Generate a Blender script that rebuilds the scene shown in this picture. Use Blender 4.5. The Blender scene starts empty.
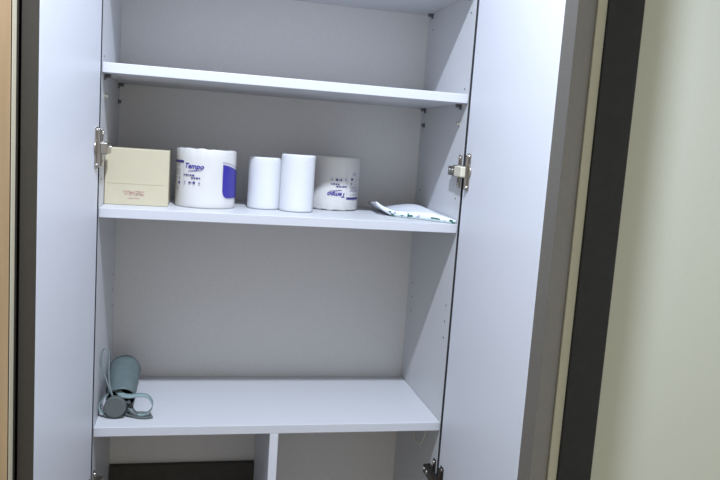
import bpy, bmesh, math, random
from mathutils import Vector, Matrix, noise
random.seed(4)
S = bpy.context.scene
COL = S.collection

# ------------------------------------------------------------------ materials
def mat(name, col, rough=0.5, metal=0.0, spec=0.5, bump=0.0, bscale=200.0, var=0.0, vscale=6.0, coat=0.0, stretch=None):
    m = bpy.data.materials.new(name); m.use_nodes = True
    nt = m.node_tree; n = nt.nodes; l = nt.links
    b = n['Principled BSDF']
    b.inputs['Base Color'].default_value = (*col, 1); b.inputs['Roughness'].default_value = rough
    b.inputs['Metallic'].default_value = metal; b.inputs['Specular IOR Level'].default_value = spec
    b.inputs['Coat Weight'].default_value = coat
    tc = n.new('ShaderNodeTexCoord')
    src = tc.outputs['Object']
    if stretch:
        mp = n.new('ShaderNodeMapping'); mp.inputs['Scale'].default_value = stretch
        l.new(src, mp.inputs['Vector']); src = mp.outputs['Vector']
    if var:
        t = n.new('ShaderNodeTexNoise'); t.inputs['Scale'].default_value = vscale; t.inputs['Detail'].default_value = 4
        l.new(src, t.inputs['Vector'])
        r = n.new('ShaderNodeValToRGB')
        r.color_ramp.elements[0].position = .3; r.color_ramp.elements[1].position = .7
        r.color_ramp.elements[0].color = (*[c*(1-var) for c in col], 1); r.color_ramp.elements[1].color = (*[min(1, c*(1+var)) for c in col], 1)
        l.new(t.outputs['Fac'], r.inputs['Fac']); l.new(r.outputs['Color'], b.inputs['Base Color'])
    if bump:
        t = n.new('ShaderNodeTexNoise'); t.inputs['Scale'].default_value = bscale; t.inputs['Detail'].default_value = 3
        l.new(src, t.inputs['Vector'])
        u = n.new('ShaderNodeBump'); u.inputs['Strength'].default_value = bump; u.inputs['Distance'].default_value = .001
        l.new(t.outputs['Fac'], u.inputs['Height']); l.new(u.outputs['Normal'], b.inputs['Normal'])
    return m

def wood(name, a, c):
    m = mat(name, a, .55, bump=.15, bscale=120, stretch=(1, 1, .06))
    nt = m.node_tree; n = nt.nodes; l = nt.links
    mp = [x for x in n if x.type == 'MAPPING'][0]
    t = n.new('ShaderNodeTexNoise'); t.inputs['Scale'].default_value = 55; t.inputs['Detail'].default_value = 6
    l.new(mp.outputs['Vector'], t.inputs['Vector'])
    r = n.new('ShaderNodeValToRGB'); r.color_ramp.elements[0].position = .3; r.color_ramp.elements[1].position = .72
    r.color_ramp.elements[0].color = (*a, 1); r.color_ramp.elements[1].color = (*c, 1)
    l.new(t.outputs['Fac'], r.inputs['Fac']); l.new(r.outputs['Color'], n['Principled BSDF'].inputs['Base Color'])
    return m

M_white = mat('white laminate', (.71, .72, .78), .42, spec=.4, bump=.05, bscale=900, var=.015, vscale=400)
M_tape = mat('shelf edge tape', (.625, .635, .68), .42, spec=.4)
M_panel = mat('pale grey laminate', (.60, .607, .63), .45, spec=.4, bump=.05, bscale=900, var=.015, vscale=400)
M_back = mat('white backing board', (.72, .715, .72), .55, spec=.3, bump=.08, bscale=700, var=.03, vscale=350)
M_edge = mat('dark grey door edge', (.15, .142, .135), .5, bump=.1, bscale=600, var=.06, vscale=300)
M_gap = mat('dark front edge', (.03, .03, .036), .6)  # side panels' front edges coloured dark to draw the line at the doors
M_gapshade = mat('gap shade edge', (.058, .050, .040), .5, bump=.1, bscale=600, var=.06, vscale=300)  # darker copy of the door edge, shade of the wardrobe gap in its colour
M_hole = mat('drilled hole', (.05, .05, .05), .9)
M_pin = mat('shelf pin', (.16, .16, .17), .4, .6)
M_steel = mat('nickel hinge steel', (.42, .39, .35), .32, 1.0)
M_dsteel = mat('dark hinge steel', (.10, .085, .075), .35, .9)  # darker hinge colour, used low on the right door
M_cream = mat('hinge cover', (.66, .62, .50), .4)
M_screw = mat('screw head', (.75, .74, .7), .25, 1.0)
M_dkbrown = mat('dark brown board', (.045, .04, .033), .7, var=.1, vscale=60)
M_wall = mat('beige wallpaper', (.80, .81, .70), .85, spec=.2, bump=.25, bscale=350, var=.02, vscale=250)
M_trim = mat('beige trim', (.80, .78, .63), .6, spec=.3, var=.02, vscale=100)
M_fill = mat('grey filler board', (.42, .41, .405), .6, bump=.15, bscale=500, var=.04, vscale=200)
M_char = mat('charcoal jamb', (.045, .047, .052), .5, spec=.35, var=.08, vscale=60)
M_ceil = mat('ceiling paper', (.78, .78, .76), .9)
M_floor = mat('floor', (.22, .18, .14), .5, var=.1, vscale=8)
M_wood = wood('pale oak veneer', (.39, .262, .145), (.50, .345, .20))
M_woodedge = mat('cream edge band', (.60, .54, .40), .5)
M_box = mat('cream carton', (.56, .505, .365), .6, bump=.05, bscale=300, var=.01, vscale=40)
M_boxdark = mat('carton fold', (.45, .40, .27), .8)
M_rose = mat('rose print', (.52, .31, .27), .6)
M_plastic = mat('white plastic wrap', (.68, .67, .655), .28, spec=.5, bump=.35, bscale=60, coat=.15)
M_blue = mat('royal blue print', (.035, .026, .30), .3)
M_navy = mat('navy print', (.05, .04, .20), .4)
M_grey = mat('grey print', (.30, .29, .42), .5)
M_paper = mat('tissue paper', (.70, .71, .74), .95, spec=.1, bump=.35, bscale=500)
M_core = mat('cardboard core', (.5, .4, .28), .9)
M_bag = mat('white packet film', (.80, .83, .90), .3, spec=.5, bump=.2, bscale=70)
M_bagedge = mat('pale mint band', (.78, .88, .89), .35)
M_green = mat('green print', (.008, .10, .075), .4)
M_teal = mat('grey teal fabric', (.135, .178, .182), .6, bump=.4, bscale=700, var=.1, vscale=50)
M_tdark = mat('dark lining', (.02, .024, .026), .9)
M_strap = mat('pale teal strap', (.225, .305, .31), .6, bump=.3, bscale=800)
M_cord = mat('grey cord', (.20, .24, .25), .7)
M_cap = mat('grey plastic cap', (.10, .115, .112), .6, bump=.25, bscale=900)
M_wire = mat('pale wire', (.8, .8, .72), .35, .3)
M_lampbody = mat('lamp housing', (.85, .85, .85), .4)

# ------------------------------------------------------------------ mesh helpers
def link(name, bm, mats, parent=None, smooth=False, loc=None):
    me = bpy.data.meshes.new(name)
    bmesh.ops.recalc_face_normals(bm, faces=bm.faces[:])
    bm.to_mesh(me); bm.free()
    for m in (mats if isinstance(mats, (list, tuple)) else [mats]): me.materials.append(m)
    if smooth:
        for p in me.polygons: p.use_smooth = True
    o = bpy.data.objects.new(name, me); COL.objects.link(o)
    if parent: o.parent = parent
    if loc: o.location = loc
    return o

def merge(bm, other, mi=None):
    vm = {}
    for v in other.verts: vm[v] = bm.verts.new(v.co)
    for f in other.faces:
        try: g = bm.faces.new([vm[v] for v in f.verts])
        except ValueError: continue
        g.material_index = f.material_index if mi is None else mi; g.smooth = f.smooth
    other.free()

def box(bm, x0, x1, y0, y1, z0, z1, bev=0.0, mi=0, seg=2, rot=None):
    b = bmesh.new(); bmesh.ops.create_cube(b, size=1)
    for v in b.verts: v.co = Vector(((x0+x1)/2+v.co.x*(x1-x0), (y0+y1)/2+v.co.y*(y1-y0), (z0+z1)/2+v.co.z*(z1-z0)))
    if bev: bmesh.ops.bevel(b, geom=b.edges[:], offset=bev, segments=seg, affect='EDGES', profile=.5)
    if rot is not None: bmesh.ops.transform(b, matrix=rot, verts=b.verts[:])
    merge(bm, b, mi)

def cyl(bm, p, axis, r, depth, seg=20, mi=0, bev=0):
    b = bmesh.new(); bmesh.ops.create_cone(b, cap_ends=True, segments=seg, radius1=r, radius2=r, depth=depth)
    if bev:
        es = [e for e in b.edges if all(abs(abs(v.co.z)-depth/2) < 1e-6 for v in e.verts) and abs(e.verts[0].co.z-e.verts[1].co.z) < 1e-6]
        bmesh.ops.bevel(b, geom=es, offset=bev, segments=3, affect='EDGES', profile=.5)
    q = Vector((0, 0, 1)).rotation_difference(Vector(axis).normalized()).to_matrix().to_4x4()
    bmesh.ops.transform(b, matrix=Matrix.Translation(Vector(p)) @ q, verts=b.verts[:])
    for f in b.faces: f.smooth = len(f.verts) == 4
    merge(bm, b, mi)

def catmull(pts, n=8, closed=False):
    P = [Vector(p) for p in pts]; out = []
    N = len(P); rng = range(N if closed else N-1)
    g = (lambda i: P[i % N]) if closed else (lambda i: P[max(0, min(N-1, i))])
    for i in rng:
        a, b, c, d = g(i-1), g(i), g(i+1), g(i+2)
        for k in range(n):
            t = k/n
            out.append(.5*((2*b)+(c-a)*t+(2*a-5*b+4*c-d)*t*t+(3*b-a-3*c+d)*t**3))
    if not closed: out.append(P[-1].copy())
    return out

def tube(bm, pts, r, seg=8, mi=0, closed=False):
    n = len(pts); rings = []
    up = Vector((.3, .2, 1)).normalized()
    for i, p in enumerate(pts):
        t = (pts[(i+1) % n]-pts[i-1]) if closed else (pts[min(n-1, i+1)]-pts[max(0, i-1)])
        t.normalize()
        a = t.cross(up); a = a.normalized() if a.length > 1e-4 else t.orthogonal().normalized()
        b = a.cross(t); up = b
        rings.append([bm.verts.new(p+a*(r*math.cos(2*math.pi*k/seg))+b*(r*math.sin(2*math.pi*k/seg))) for k in range(seg)])
    for i in range(n if closed else n-1):
        A, B = rings[i], rings[(i+1) % n]
        for k in range(seg):
            f = bm.faces.new((A[k], A[(k+1) % seg], B[(k+1) % seg], B[k])); f.material_index = mi; f.smooth = True
    if not closed:
        for R_ in (rings[0], rings[-1]): bm.faces.new(R_).material_index = mi

def ribbon(bm, pts, wdirs, w, th, mi=0):
    """a flat band with thickness: pts along it, wdirs its width directions"""
    n = len(pts); rings = []
    for i, p in enumerate(pts):
        t = (pts[min(n-1, i+1)]-pts[max(0, i-1)]).normalized()
        d = Vector(wdirs[i]); d = (d-t*d.dot(t)).normalized(); nn = t.cross(d)
        ww = w[i] if isinstance(w, list) else w
        rings.append([bm.verts.new(p+d*sx*ww/2+nn*sy*th/2) for sx, sy in ((-1, -1), (1, -1), (1, 1), (-1, 1))])
    for i in range(n-1):
        A, B = rings[i], rings[i+1]
        for k in range(4):
            f = bm.faces.new((A[k], A[(k+1) % 4], B[(k+1) % 4], B[k])); f.material_index = mi; f.smooth = k in (0, 2)
    for R_ in (rings[0], rings[-1]): bm.faces.new(R_).material_index = mi

def lathe(bm, prof, seg=64, mi=0, fn=None, smooth=True):
    """profile of (r, z), open at both ends; ends with r=0 close to a point"""
    rings = []
    for r, z in prof:
        if r < 1e-7: rings.append([bm.verts.new((0, 0, z))]); continue
        row = []
        for k in range(seg):
            a = 2*math.pi*k/seg
            p = Vector((r*math.sin(a), -r*math.cos(a), z))
            row.append(bm.verts.new(fn(p, a) if fn else p))
        rings.append(row)
    for A, B in zip(rings, rings[1:]):
        for k in range(seg):
            k2 = (k+1) % seg
            if len(A) == 1 and len(B) == 1: continue
            if len(A) == 1: f = bm.faces.new((A[0], B[k], B[k2]))
            elif len(B) == 1: f = bm.faces.new((A[k], A[k2], B[0]))
            else: f = bm.faces.new((A[k], A[k2], B[k2], B[k]))
            f.material_index = mi; f.smooth = smooth

def text_bm(s, size, shear=0.0, bold=0.0):
    cu = bpy.data.curves.new('t', 'FONT'); cu.body = s; cu.size = size; cu.shear = shear; cu.offset = bold
    cu.align_x = 'CENTER'; cu.align_y = 'CENTER'; cu.resolution_u = 3
    o = bpy.data.objects.new('t', cu); COL.objects.link(o)
    dg = bpy.context.evaluated_depsgraph_get(); dg.update()
    me = bpy.data.meshes.new_from_object(o.evaluated_get(dg))
    b = bmesh.new(); b.from_mesh(me)
    bpy.data.objects.remove(o); bpy.data.curves.remove(cu); bpy.data.meshes.remove(me)
    for v in b.verts: v.co.z = 0
    return b

def empty(name, loc, label=None, cat=None, group=None):
    o = bpy.data.objects.new(name, None); COL.objects.link(o); o.location = loc; o.empty_display_size = .05
    return tag(o, label, cat, group)
def tag(o, label=None, cat=None, group=None, kind=None):
    for k, v in (('label', label), ('category', cat), ('group', group), ('kind', kind)):
        if v: o[k] = v
    return o
def struct(name, bm, m, label=None):
    return tag(link(name, bm, m), label, None, None, 'structure')

# ------------------------------------------------------------------ the setting
W, D, T = .62, .277, .0163          # inner width, depth and board thickness of the cabinet (metres)
FZ, CZ = -1.40, .99                 # floor and ceiling, measured from the shelf with the rolls
YB, XL, XR, YR = .0, -.75, 1.75, -2.3

b = bmesh.new(); box(b, XL-.1, XR+.1, YR-.1, .42, FZ-.1, FZ); struct('floor', b, M_floor)
b = bmesh.new(); box(b, XL-.1, XR+.1, YR-.1, .42, CZ, CZ+.1); struct('ceiling', b, M_ceil)
b = bmesh.new()
box(b, .641, XR+.1, .0, .32, FZ, CZ); box(b, XL-.1, -.021, .0, .32, FZ, CZ)
box(b, -.021, .641, .0, .32, .90, CZ); box(b, XL-.1, XR+.1, .32, .42, FZ, CZ)
struct('wall_back', b, M_wall)
b = bmesh.new(); box(b, XL-.1, XL, YR-.1, 0, FZ, CZ); struct('wall_left', b, M_wall)
b = bmesh.new(); box(b, XR, XR+.1, YR-.1, 0, FZ, CZ); struct('wall_right', b, M_wall)
b = bmesh.new(); box(b, .642, .8478, -.003, 0, FZ, CZ, .0005); struct('trim_3', b, M_fill, 'grey filler panel between the right door and the beige trim')
b = bmesh.new(); box(b, .8480, .8672, -.008, 0, FZ, CZ, .001); struct('trim_1', b, M_trim, 'beige trim strip left of the charcoal post')
b = bmesh.new(); box(b, .8675, .9405, -.012, 0, FZ, CZ, .0025); struct('trim_2', b, M_char, 'charcoal post on the wall right of the cabinet')

# ------------------------------------------------------------------ the cabinet
ZB, ZT = -1.32, .86
cab = empty('wall_cabinet', (W/2, D/2, FZ), 'white built-in wall cabinet with both doors open and open shelves', 'cabinet')
inv = Matrix.Translation(-Vector((W/2, D/2, FZ)))
def cpart(name, bm, m, parent=cab, smooth=False):
    bmesh.ops.transform(bm, matrix=inv, verts=bm.verts[:])
    return link(name, bm, m, parent, smooth)

holes = [(y, z) for y in (.0245, .2440) for z in (.378, .244, .045, -.156, -.187, -.218)]
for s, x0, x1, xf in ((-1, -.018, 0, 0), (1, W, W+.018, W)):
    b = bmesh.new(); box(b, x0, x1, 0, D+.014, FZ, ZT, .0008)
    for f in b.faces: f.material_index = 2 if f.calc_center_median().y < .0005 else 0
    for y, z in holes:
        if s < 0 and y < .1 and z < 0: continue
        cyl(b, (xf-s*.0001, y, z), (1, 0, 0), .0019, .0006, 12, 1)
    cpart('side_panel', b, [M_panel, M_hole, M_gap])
b = bmesh.new(); box(b, 0, W, D, D+.012, FZ+.08, ZT); cpart('back_panel', b, M_back)
b = bmesh.new(); box(b, 0, W, .0, D, ZT-T, ZT, .0006); cpart('top_panel', b, M_white)
b = bmesh.new(); box(b, 0, W, .0, D, FZ+.08, FZ+.08+T, .0006); cpart('bottom_panel', b, M_white)
b = bmesh.new(); box(b, 0, W, .03, .046, FZ, FZ+.08); cpart('plinth', b, M_white)
Z0, Z1, Z2, Z3 = .4116+T, .2333, 0.0, -.3758
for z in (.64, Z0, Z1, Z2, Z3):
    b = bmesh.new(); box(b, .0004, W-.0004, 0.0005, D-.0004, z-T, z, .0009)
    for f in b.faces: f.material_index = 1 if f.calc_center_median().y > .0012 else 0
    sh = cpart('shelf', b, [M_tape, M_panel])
    if z in (Z0, Z1):
        for x0, s in ((0, 1), (W, -1)):
            for y in (.036, .252):
                b = bmesh.new()
                cyl(b, (x0+s*.005, y, z-T-.0035), (1, 0, 0), .0032, .010, 12)
                box(b, *sorted((x0, x0+s*.0025)), y-.0045, y+.0045, z-T-.010, z-T-.0002, .0006)
                cpart('shelf_pin', b, M_pin, sh)
                if z == Z1:      # the spare pins pushed into the next holes
                    b = bmesh.new()
                    cyl(b, (x0+s*.003, y, z-T-.035), (1, 0, 0), .0030, .006, 12)
                    box(b, *sorted((x0, x0+s*.002)), y-.0045, y+.0045, z-T-.040, z-T-.031, .0006)
                    cpart('shelf_pin', b, M_pin if y > .1 else M_screw, cab)
b = bmesh.new(); box(b, .3003, .3155, .0005, D-.0004, FZ+.08+T, Z3-T, .0008); cpart('divider', b, M_white)
b = bmesh.new(); box(b, .0004, .300, D-.014, D-.0004, FZ+.08+T, -.566, .0005)  # dark board stands in for a cut-out in the back panel
o = cpart('opening_board', b, M_dkbrown); o['label'] = 'dark brown board in place of an opening at the back of the lower left bay'

def door(sgn, hx, hy, deg, L=.322, th=.020, z0=FZ+.02, z1=ZT+.02):
    """swung open about a vertical line at (hx, hy); local u runs along the door, n = inner face side"""
    a = math.radians(deg-90)
    u = Vector((sgn*math.sin(a), -math.cos(a), 0)); n = Vector((-sgn*math.cos(a), -math.sin(a), 0))
    F = Matrix(((u.x, n.x, 0, hx), (u.y, n.y, 0, hy), (0, 0, 1, 0), (0, 0, 0, 1)))
    b = bmesh.new(); box(b, 0, L, -th, 0, z0, z1, .0010)
    for f in b.faces:
        f.material_index = 0 if f.calc_center_median().y > -.0004 else 1
    if F.determinant() < 0: pass
    bmesh.ops.transform(b, matrix=F, verts=b.verts[:])
    return cpart('cabinet_door', b, [M_white, M_edge if sgn > 0 else M_gapshade]), F

def hinge(par, F, sgn, zc, metal, cover, xf):
    """plate and cup on the door, jointed arm under a cover, mounting plate on the side panel"""
    b = bmesh.new(); k = bmesh.new()
    box(k, .013, .029, 0, .0022, zc-.033, zc+.033, .001)                      # cup flange
    cyl(k, (.021, .0010, zc), (0, 1, 0), .0135, .003, 24, 0)
    for zz in (-.027, .027): cyl(k, (.021, .0028, zc+zz), (0, 1, 0), .0036, .0016, 14, 2, .0004)
    box(k, .018, .023, .001, .007, zc-.031, zc+.031, .0012)
    bmesh.ops.transform(k, matrix=F, verts=k.verts[:]); merge(b, k)
    s = -sgn
    X = lambda a, c: sorted((xf+s*a, xf+s*c))
    x0, x1 = X(.003, .015); box(b, x0, x1, -.032, .004, zc-.0095, zc+.0095, .002, 1)   # pale cover over the joint
    x0, x1 = X(.004, .0135); box(b, x0, x1, .003, .040, zc-.0085, zc+.0085, .0015, 0)  # arm
    x0, x1 = X(.0, .006); box(b, x0, x1, .008, .036, zc-.0105, zc+.0105, .001, 0)
    x0, x1 = X(.0, .003); box(b, x0, x1, .004, .017, zc-.030, zc+.030, .0012, 0)       # mounting plate
    for zz in (-.024, .024): cyl(b, (xf+s*.0032, .0105, zc+zz), (1, 0, 0), .0042, .0022, 14, 2, .0005)
    cyl(b, (xf+s*.0137, .018, zc+.001), (1, 0, 0), .0042, .0014, 14, 2, .0003)
    cyl(b, (xf+s*.0137, .033, zc+.001), (1, 0, 0), .0035, .0014, 14, 2, .0003)
    return cpart('hinge', b, [metal, cover, M_screw], par)

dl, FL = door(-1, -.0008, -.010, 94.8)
dr, FR = door(1, W+.0002, -.010, 89.9)
for z in (.62, .097, -.482, -1.15):
    hinge(dl, FL, -1, z-(.006 if z < 0 else 0), M_steel, M_steel, 0)
    h = hinge(dr, FR, 1, z-.001, M_steel if z > 0 else M_dsteel, M_cream if z > 0 else M_dsteel, W)
    if -.6 < z < 0: h['label'] = 'dark brown hinge'

# ------------------------------------------------------------------ the wardrobe at the left edge
wr = empty('wardrobe', (-.35, -.17, FZ), 'pale oak wardrobe with a cream edge at the far left', 'wardrobe')
winv = Matrix.Translation(Vector((.35, .17, -FZ)))
def wpart(name, bm, m, parent=wr):
    bmesh.ops.transform(bm, matrix=winv, verts=bm.verts[:]); return link(name, bm, m, parent)
b = bmesh.new(); box(b, -.0690, -.0512, -.340, -.002, FZ, .88, .0006)
for f in b.faces:
    f.material_index = 1 if f.calc_center_median().y < -.3385 else 0
wpart('side_panel', b, [M_gapshade, M_woodedge])  # side face carries the gap shade in its colour
b = bmesh.new(); box(b, -.70, -.683, -.340, -.002, FZ, .88, .0006); wpart('side_panel', b, M_wood)
b = bmesh.new(); box(b, -.683, -.068, -.322, -.002, .86, .88); box(b, -.683, -.068, -.322, -.002, FZ+.05, FZ+.068); box(b, -.683, -.068, -.012, -.002, FZ, .86)
wpart('carcass', b, M_wood)
b = bmesh.new(); box(b, -.698, -.0516, -.360, -.3425, FZ+.03, .878, .0006); wd = wpart('wardrobe_door', b, M_wood)
b = bmesh.new(); box(b, -.0516, -.0503, -.3590, -.343, FZ+.03, .878); wpart('groove', b, M_dkbrown, wd)
b = bmesh.new(); box(b, -.0503, -.0495, -.360, -.3425, FZ+.03, .878, .0002); o = wpart('edge_band', b, M_woodedge, wd); o['label'] = 'cream edge band'
b = bmesh.new(); box(b, -.66, -.65, -.382, -.372, -.2, 0.0, .003); box(b, -.658, -.652, -.374, -.359, -.19, -.18); box(b, -.658, -.652, -.374, -.359, -.02, -.01)
wpart('handle', b, M_steel, wd)

# ------------------------------------------------------------------ the ceiling lamp (above the frame)
lamp = empty('ceiling_lamp', (.252, -.67, CZ), 'small round white ceiling lamp in front of the cabinet', 'lamp')
b = bmesh.new(); lathe(b, [(0, 0), (.06, 0), (.06, -.022), (.053, -.026), (.049, -.022), (.0, -.022)], 48); link('housing', b, M_lampbody, lamp)
L = bpy.data.lights.new('lamp_disc', 'AREA'); L.shape = 'DISK'; L.size = .06; L.energy = 25; L.color = (.76, .85, 1.0)
lo = bpy.data.objects.new('lamp_disc', L); COL.objects.link(lo); lo.parent = lamp; lo.location = (0, 0, -.030)

# ------------------------------------------------------------------ things on the middle shelf
# cream tissue carton, standing upside down
bx = empty('tissue_box', (.0538, .114, 0), 'cream carton standing upside down with small rose lettering, beside the left door', 'box')
hw, hd, H = .0530, .050, .0975
b = bmesh.new(); box(b, -hw, hw, -hd, hd, .0002, H, .0012)
link('carton', b, [M_box], bx)
b = bmesh.new()
box(b, -hw+.003, hw-.008, -hd-.0003, -hd+.0002, .0366, .0373)                  # fold line of the flap
t = bmesh.new(); box(t, hw-.0002, hw+.0003, -hd+.004, hd-.004, .0366, .0373); merge(b, t)
link('flap_seam', b, M_boxdark, bx)
b = bmesh.new()
def stroke(bm, pts, w, y=0, mi=0):
    for (x0, z0), (x1, z1) in zip(pts, pts[1:]):
        d = Vector((x1-x0, 0, z1-z0)); 
        p = Vector((-d.z, 0, d.x)).normalized()*w/2; e = d.normalized()*w/2
        A, B = Vector((x0, y, z0))-e, Vector((x1, y, z1))+e
        f = bm.faces.new([bm.verts.new(q) for q in (A-p, B-p, B+p, A+p)]); f.material_index = mi
G = []   # four syllables, unit boxes 1 x 1, drawn upright then turned half round
G.append([[(.1, .95), (.85, .95), (.85, .42)], [(.1, .68), (.85, .68)], [(0, .18), (1, .18)]])                                   # keu
G.append([[(.05, .95), (.55, .95), (.55, .55), (.08, .55), (.08, .12), (.6, .12)], [(.9, 1), (.9, 0)]])                         # ri
G.append([[(.05, .95), (.05, .5), (.4, .5)], [(.4, .72), (.62, .72)], [(.62, 1), (.62, .42)], [(.9, 1), (.9, .40)], [(.15, .3), (.9, .3), (.9, 0)]])  # nek
G.append([[(.5, .98), (.12, .42)], [(.5, .8), (.9, .42)], [(0, .14), (1, .14)]])                                                 # seu
cw, ch, gap = .0076, .0078, .0012
tw = 4*cw+3*gap
for i, g in enumerate(G):
    for st in g:
        stroke(b, [(-(-tw/2+i*(cw+gap)+x*cw), -(z-.5)*ch) for x, z in st], .00125)
for i in range(9):
    if i != 4: stroke(b, [(-.0085+i*.0021, -.0092), (-.0073+i*.0021, -.0092)], .0012)
bmesh.ops.translate(b, vec=(-.0045, -hd-.0004, .0215), verts=b.verts[:])
link('lettering', b, M_rose, bx)

# wrapped tissue rolls
RP, HP = .0535, .1045
def wrap(p, a):
    w = noise.noise(Vector((p.x*45, p.y*45, p.z*30)))*.0009
    edge = max(0, (p.z-.085)/.02)
    w += edge*noise.noise(Vector((math.cos(a)*7, math.sin(a)*7, p.z*60)))*.0014
    d = Vector((p.x, p.y, 0)); rr = d.length
    q = d*(1+w/max(rr, .01)); q.z = p.z
    if p.z > .09: q.z += noise.noise(Vector((p.x*90, p.y*90, 3)))*.0016
    return q
def make_pack():
    b = bmesh.new()
    R = RP
    prof = [(0, .0035), (.014, .003), (.034, .0006), (R-.004, .0), (R-.0012, .0008), (R-.0001, .003)]
    prof += [(R, .010+i*.0085) for i in range(10)]
    prof += [(R, HP-.003), (R-.0010, HP-.0008), (R-.0035, HP), (R-.014, HP-.0012), (.028, HP-.003), (.014, HP-.006), (0, HP-.009)]
    lathe(b, prof, 96, 0, wrap)
    def put(src, th, z, mi, off=.0011, rot=0.0):
        """lay flat artwork (x to the right, y up, metres) on the round side"""
        for v in src.verts:
            x = v.co.x*math.cos(rot)-v.co.y*math.sin(rot); y = v.co.x*math.sin(rot)+v.co.y*math.cos(rot)
            a = th+x/R; r = R+off
            v.co = Vector((r*math.sin(a), -r*math.cos(a), z+y))
        merge(b, src, mi)
    def bar(w, h, n=1):
        s = bmesh.new(); n = max(n, int(w/.003)+1)
        for i in range(n):
            x0, x1 = -w/2+w*i/n, -w/2+w*(i+1)/n
            s.faces.new([s.verts.new(q) for q in ((x0, -h/2, 0), (x1, -h/2, 0), (x1, h/2, 0), (x0, h/2, 0))])
        return s
    # name in slanted bold letters with a swoosh under it
    put(text_bm('Tempo', .0125, .25, .00032), -.43, .0735, 1, rot=-.03)
    put(bar(.024, .0011), -.38, .0660, 1, rot=.12); put(bar(.016, .0008), -.30, .0668, 3, rot=.05)
    # rows of small print
    rr = random.Random(7)
    for z, x0, ws in ((.0578, -.78, (.0028, .0045, .0016, .0034, .0042)), (.0532, -.50, (.0036, .0030, .0044, .0022))):
        th = x0
        for w_ in ws:
            put(bar(w_, .0026), th+w_/2/R, z, 2); th += (w_+.0011)/R
    for i, th in enumerate((-.74, -.56, -.40, -.22)):
        s = bmesh.new(); bmesh.ops.create_circle(s, cap_ends=True, segments=12, radius=.0024 if i == 2 else .0017); put(s, th, .0450, 2 if i in (1, 2) else 3)
        put(bar(.0036, .0008), th, .0415, 3)
    put(bar(.0030, .0016), -.51, .0450, 2)
    # information column with a dark heading
    put(bar(.036, .0046), -1.14, .0805, 2)
    for z in (.0735, .0665, .0640, .0610, .0580): put(bar(.026, .0008), -1.19, z, 3)
    put(bar(.0055, .0045), -1.02, .0430, 2); put(bar(.004, .0016), -1.32, .0440, 3); put(bar(.0016, .0050), -1.0, .0515, 2); put(bar(.007, .0009), -1.22, .0525, 3)
    for z in (.0345, .0325, .0305): put(bar(.011, .0008), -1.14, z, 3)
    put(bar(.0004, .044), -.80, .055, 3)
    # big blue panel, round at the lower corner, cut by a white curve at the top
    s = bmesh.new(); n = 26; wd_ = .060; lo_, hi_ = [], []
    for i in range(n+1):
        x = wd_*i/n
        c = .012
        zb = .0195 + (c-math.sqrt(max(0, c*c-(c-x)**2)) if x < c else 0)
        if x > wd_-c: zb = .0195+(c-math.sqrt(max(0, c*c-(x-wd_+c)**2)))
        zt = .0790-.0065*(x/.03)**1.3*(1 if x < .03 else 1)
        lo_.append(s.verts.new((x, zb, 0))); hi_.append(s.verts.new((x, max(zt, zb+.001), 0)))
    for i in range(n): s.faces.new((lo_[i], lo_[i+1], hi_[i+1], hi_[i]))
    put(s, .555, 0, 1)
    s = bmesh.new(); lo_, hi_ = [], []
    for i in range(n+1):
        x = .044*i/n; zt = .0832-.0060*(x/.03)**1.3
        lo_.append(s.verts.new((x, zt-.0006, 0))); hi_.append(s.verts.new((x, zt+.0006, 0)))
    for i in range(n): s.faces.new((lo_[i], lo_[i+1], hi_[i+1], hi_[i]))
    put(s, .54, 0, 3)
    return link('wrapped_tissue_roll', b, [M_plastic, M_blue, M_navy, M_grey])
pk = make_pack(); pk.location = (.1705, .1150, 0)
tag(pk, 'thick wrapped tissue roll with a blue panel, next to the cream carton', 'tissue roll', 'plastic-wrapped tissue rolls')
pk2 = pk.copy(); COL.objects.link(pk2); pk2.location = (.4205, .2020, HP+.0012)
pk2.rotation_euler = (Matrix.Rotation(-.41, 3, 'Z') @ Matrix.Rotation(math.pi, 3, 'Y')).to_euler()
tag(pk2, 'upside-down wrapped tissue roll behind the right plain white roll', 'tissue roll')

# plain white rolls
def plain_roll(x, y, R, H, label, ph):
    root = empty('toilet_roll', (x, y, 0), label, 'toilet roll', 'plain white toilet rolls')
    b = bmesh.new(); ri = .0135
    def fn(p, a):
        d = Vector((p.x, p.y, 0)); r_ = d.length
        if r_ > R-.002:
            k = ((a-ph) % (2*math.pi))/(2*math.pi)
            d *= 1+(.0006*k)/r_*1.5+noise.noise(Vector((p.x*30, p.y*30, p.z*12)))*.008
        return Vector((d.x, d.y, p.z))
    prof = [(ri, .0004), (R-.002, .0004), (R-.0004, .0012)]+[(R, .004+(H-.008)*i/10) for i in range(11)]+[(R-.0004, H-.0012), (R-.002, H), (R*.7, H-.0004), (ri, H-.0006), (ri, .0004)]
    lathe(b, prof, 96, 0, fn)
    link('paper', b, M_paper, root)
    b = bmesh.new(); lathe(b, [(ri-.0002, .0006), (ri-.0002, H-.001), (ri-.0014, H-.001), (ri-.0014, .0006), (ri-.0002, .0006)], 40)
    link('core', b, M_core, root)
plain_roll(.2795, .1310, .0312, .0965, 'shorter plain white toilet roll, left of the two unwrapped rolls', 2.6)
plain_roll(.3375, .1070, .0312, .1055, 'taller plain white toilet roll standing in front, right of the unwrapped two', 1.0)

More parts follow.
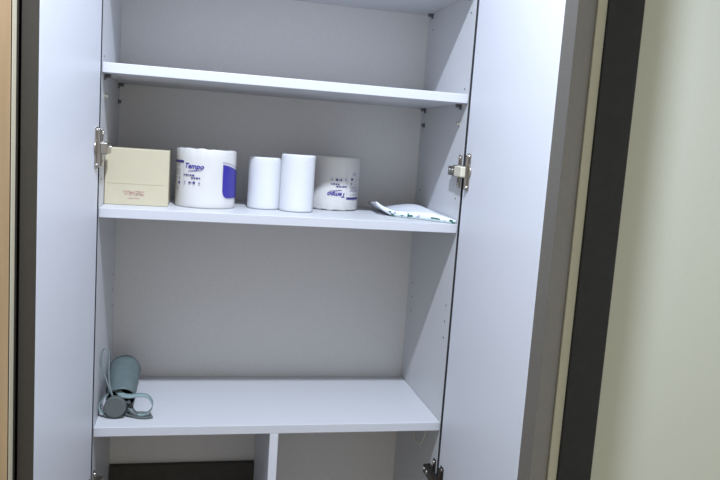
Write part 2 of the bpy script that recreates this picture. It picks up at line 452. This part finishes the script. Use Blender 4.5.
# flat film packet lying at the right end
pt = empty('tissue_packet', (.56, .10, 0), 'flat white film packet with green print at right end of shelf', 'packet')
NU, NV = 40, 16
def packet(u, v):
    """u along the front edge from left to right, v from front to back -> bottom point and height"""
    xf = .494+.123*u; yf = .115-.112*u
    xb = .505+.110*u; yb = .225-.005*u
    x = xf+(xb-xf)*v; y = yf+(yb-yf)*v
    curl = .019*max(0, 1-u/.26)**1.7*(1-.35*v)
    h = .0105*(.55+.45*min(1, u/.2))*(1-.45*max(0, (u-.75)/.25))
    hump = .0095*math.sin(math.pi*min(1, v*.8+.08))**1.3*max(0, 1-abs(u-.72)/.42)**.9
    h *= 1-.45*v*max(0, 1-u/.45)
    hump += .0035*v*u*math.sin(math.pi*u)
    if v > .86: hump *= 1-.5*(v-.86)/.14
    wr_ = .0010*noise.noise(Vector((u*6, v*4, 1.3)))*(1 if 0 < v < 1 else .3)
    return x, y, .0006+curl, max(.003, h+hump+wr_)
b = bmesh.new(); bot, top = [], []
for j in range(NV+1):
    rb, rt = [], []
    for i in range(NU+1):
        x, y, z, h = packet(i/NU, j/NV)
        rb.append(b.verts.new((x-.56, y-.10, z))); rt.append(b.verts.new((x-.56, y-.10, z+h)))
    bot.append(rb); top.append(rt)
for j in range(NV):
    for i in range(NU):
        b.faces.new((bot[j][i], bot[j][i+1], bot[j+1][i+1], bot[j+1][i])).smooth = True
        b.faces.new((top[j][i], top[j][i+1], top[j+1][i+1], top[j+1][i])).smooth = True
for i in range(NU):
    for j in (0, NV): f = b.faces.new((bot[j][i], bot[j][i+1], top[j][i+1], top[j][i])); f.smooth = True; f.material_index = 1 if j == 0 and i > 8 else 0
for j in range(NV):
    for i in (0, NU): b.faces.new((bot[j][i], bot[j+1][i], top[j+1][i], top[j][i])).smooth = True
def mark(u0, u1, h0, h1, mi=2, sk=0.0):
    n = 4; rows = []
    for i in range(n+1):
        u = u0+(u1-u0)*i/n; x, y, z, h = packet(u, 0); o_ = Vector((-.55, -.8, 0)).normalized()*.0006
        rows.append((b.verts.new(Vector((x-.56, y-.10, z+h*h0))+o_), b.verts.new(Vector((x-.56+sk, y-.10, z+h*h1))+o_)))
    for A, B in zip(rows, rows[1:]): b.faces.new((A[0], B[0], B[1], A[1])).material_index = mi
mark(.170, .20, .42, .72); mark(.20, .235, .15, .42); mark(.235, .26, .5, .8, 3); mark(.205, .26, .06, .16)
mark(.315, .36, .32, .55, sk=.002); mark(.335, .345, .1, .85, sk=.003); mark(.41, .425, .12, .9); mark(.425, .475, .28, .60); mark(.52, .555, .3, .45, 3); mark(.545, .56, .4, .75, 3)
mark(.70, .81, .36, .58); mark(.86, .875, .3, .45, 3); mark(.925, .965, .35, .85); mark(.95, .995, .05, .45)
link('packet', b, [M_bag, M_bagedge, M_green, M_grey], pt)

# ------------------------------------------------------------------ things on the lower shelf
# rolled fabric pouch with straps and a round cap, in the left corner
pc = empty('strapped_pouch', (.035, .09, Z3), 'grey-green rolled pouch with straps and a round cap in the left corner', 'pouch')
off = Vector((.035, .09, Z3))
def lp(bm): bmesh.ops.translate(bm, vec=-off, verts=bm.verts[:]); return bm
b = bmesh.new()
p0, p1 = Vector((.0380, .076, Z3+.0265)), Vector((.0305, .212, Z3+.0345))
ax = (p1-p0).normalized(); sx = ax.cross(Vector((0, 0, 1))).normalized(); uz = sx.cross(ax)
def ringpt(t, a, k=1.0, hood=0.0):
    c = p0.lerp(p1, t); r = (.0242+.0062*t)*k
    w = 1+.05*noise.noise(Vector((math.cos(a)*1.5, math.sin(a)*1.5, t*4)))
    q = c+sx*(r*.98*w*math.cos(a))+uz*(r*w*math.sin(a))
    q -= ax*hood*max(0, math.sin(a))
    q.z = max(q.z, Z3+.0008)
    q.x = max(q.x, .003)
    return q
seg, nl = 40, 16
rows = []
ts = [(i/nl, 1.0) for i in range(nl+1)]
for t, k in ts:
    rows.append([b.verts.new(ringpt(t, 2*math.pi*s/seg, k, +.022*(1-t)**2)) for s in range(seg)])
for k in (.8, .45): rows.append([b.verts.new(ringpt(1.0, 2*math.pi*s/seg, k)+ax*.005*(1.0-k*.6)) for s in range(seg)])
for A, B in zip(rows, rows[1:]):
    for s in range(seg): b.faces.new((A[s], A[(s+1) % seg], B[(s+1) % seg], B[s])).smooth = True
b.faces.new(rows[-1]).smooth = True
inner = [rows[0]]                                   # turned-in mouth and dark lining
for t, k in ((.02, .93), (.2, .88), (.45, .8)):
    inner.append([b.verts.new(ringpt(t, 2*math.pi*s/seg, k, +.022*(1-t)**2)) for s in range(seg)])
for i, (A, B) in enumerate(zip(inner, inner[1:])):
    for s in range(seg):
        f = b.faces.new((A[s], A[(s+1) % seg], B[(s+1) % seg], B[s])); f.smooth = True; f.material_index = 0 if i == 0 else 1
b.faces.new(inner[-1]).material_index = 1
link('sleeve', lp(b), [M_teal, M_tdark], pc)

b = bmesh.new(); cyl(b, (.0305, .047, Z3+.0200), (-.06, -1, .12), .0188, .016, 40, 0, .0025)
cyl(b, (.0330, .062, Z3+.0195), (-.06, -1, .12), .0125, .022, 32, 0)
box(b, .013, .046, .042, .064, Z3+.0004, Z3+.0052, .002)
o = link('end_cap', lp(b), [M_cap], pc); o['label'] = 'round grey end cap'
# pale strap that leaves the mouth and loops back down to the shelf
P = catmull([(.026, .072, Z3+.046), (.033, .062, Z3+.043), (.042, .053, Z3+.0385), (.056, .048, Z3+.0385), (.072, .047, Z3+.0410), (.086, .047, Z3+.0375), (.0935, .047, Z3+.0245), (.090, .048, Z3+.0115), (.079, .049, Z3+.0040), (.067, .052, Z3+.0050), (.056, .058, Z3+.0115), (.048, .066, Z3+.0180)], 8)
n = len(P); wd_ = []; ws = []
for i in range(n):
    t = i/(n-1); wd_.append((0.05, 1, .75-.55*min(1, t*1.6))); ws.append(.0105-.002*t)
b = bmesh.new(); ribbon(b, P, wd_, ws, .0012); o = link('strap', lp(b), M_strap, pc); o['label'] = 'pale teal strap loop'
# flat dark tab lying on the shelf
P = catmull([(.040, .060, Z3+.003), (.055, .052, Z3+.0028), (.070, .044, Z3+.0020), (.082, .041, Z3+.0018), (.0935, .0445, Z3+.0026)], 6)
b = bmesh.new(); ribbon(b, P, [(.45, 1, 0)]*len(P), .0125, .0018); link('tab', lp(b), M_cap, pc)
# dark folded tongue below the mouth
P = catmull([(.047, .075, Z3+.021), (.052, .062, Z3+.0165), (.059, .053, Z3+.0085), (.067, .048, Z3+.0042)], 6)
b = bmesh.new(); ribbon(b, P, [(.9, .4, .35)]*len(P), .010, .002); link('tongue', lp(b), M_cap, pc)
# thin cord standing up against the side panel
P = catmull([(.0245, .056, Z3+.034), (.020, .056, Z3+.045), (.0135, .057, Z3+.064), (.006, .059, Z3+.085), (.0035, .060, Z3+.104), (.0045, .060, Z3+.116), (.0095, .060, Z3+.1225), (.0150, .060, Z3+.116), (.0165, .060, Z3+.100), (.0165, .059, Z3+.080), (.0185, .057, Z3+.058), (.0225, .055, Z3+.042), (.0265, .055, Z3+.034)], 8)
b = bmesh.new(); tube(b, P, .0016, 8); link('cord', lp(b), M_cord, pc)
# small band bulging out at the left of the cap
P = catmull([(.016, .062, Z3+.038), (.0065, .060, Z3+.028), (.0030, .056, Z3+.018), (.0075, .050, Z3+.009), (.018, .046, Z3+.005)], 8)
b = bmesh.new(); ribbon(b, P, [(.1, 1, .2)]*len(P), .007, .0012); o = link('band', lp(b), M_strap, pc)

# thin wire under the lower shelf at the right
P = catmull([(W-.0016, .190, Z3-T-.006), (W-.004, .175, Z3-T-.020), (W-.006, .150, Z3-T-.046), (W-.006, .118, Z3-T-.068), (W-.004, .088, Z3-T-.062), (W-.0025, .070, Z3-T-.030), (W-.0016, .064, Z3-T-.004)], 10)
b = bmesh.new(); tube(b, P, .0013, 8)
P = catmull([(W-.0016, .150, Z3-T-.003), (W-.005, .138, Z3-T-.014), (W-.005, .116, Z3-T-.022), (W-.0016, .098, Z3-T-.024)], 10)
tube(b, P, .0009, 8)
off2 = Vector((W, .12, Z3-T)); bmesh.ops.translate(b, vec=-off2, verts=b.verts[:])
o = link('wire_hook', b, M_wire, None, loc=off2); tag(o, 'thin bent wire hanging below the lower shelf by the right side panel', 'wire')

# ------------------------------------------------------------------ camera and view
cam = bpy.data.cameras.new('camera'); co = bpy.data.objects.new('camera', cam); COL.objects.link(co)
yaw, pitch, roll, f = .2245, -.1266, .0698, 731.04
cy, sy, cp, sp = math.cos(yaw), math.sin(yaw), math.cos(pitch), math.sin(pitch)
fw = Vector((sy*cp, cy*cp, sp)); rt = Vector((cy, -sy, 0)); up = rt.cross(fw)
r2 = math.cos(roll)*rt+math.sin(roll)*up; u2 = -math.sin(roll)*rt+math.cos(roll)*up
co.matrix_world = Matrix(((r2.x, u2.x, -fw.x, .1544), (r2.y, u2.y, -fw.y, -1.2516), (r2.z, u2.z, -fw.z, .1276), (0, 0, 0, 1)))
cam.sensor_width = 36; cam.lens = f/720*36; cam.clip_start = .02
S.camera = co
w = bpy.data.worlds.new('world'); S.world = w; w.use_nodes = True
w.node_tree.nodes['Background'].inputs['Color'].default_value = (1, .95, .86, 1); w.node_tree.nodes['Background'].inputs['Strength'].default_value = .58
S.view_settings.view_transform = 'Standard'; S.view_settings.look = 'None'; S.view_settings.gamma = 1; S.view_settings.use_curve_mapping = False
S.view_settings.exposure = 0.0
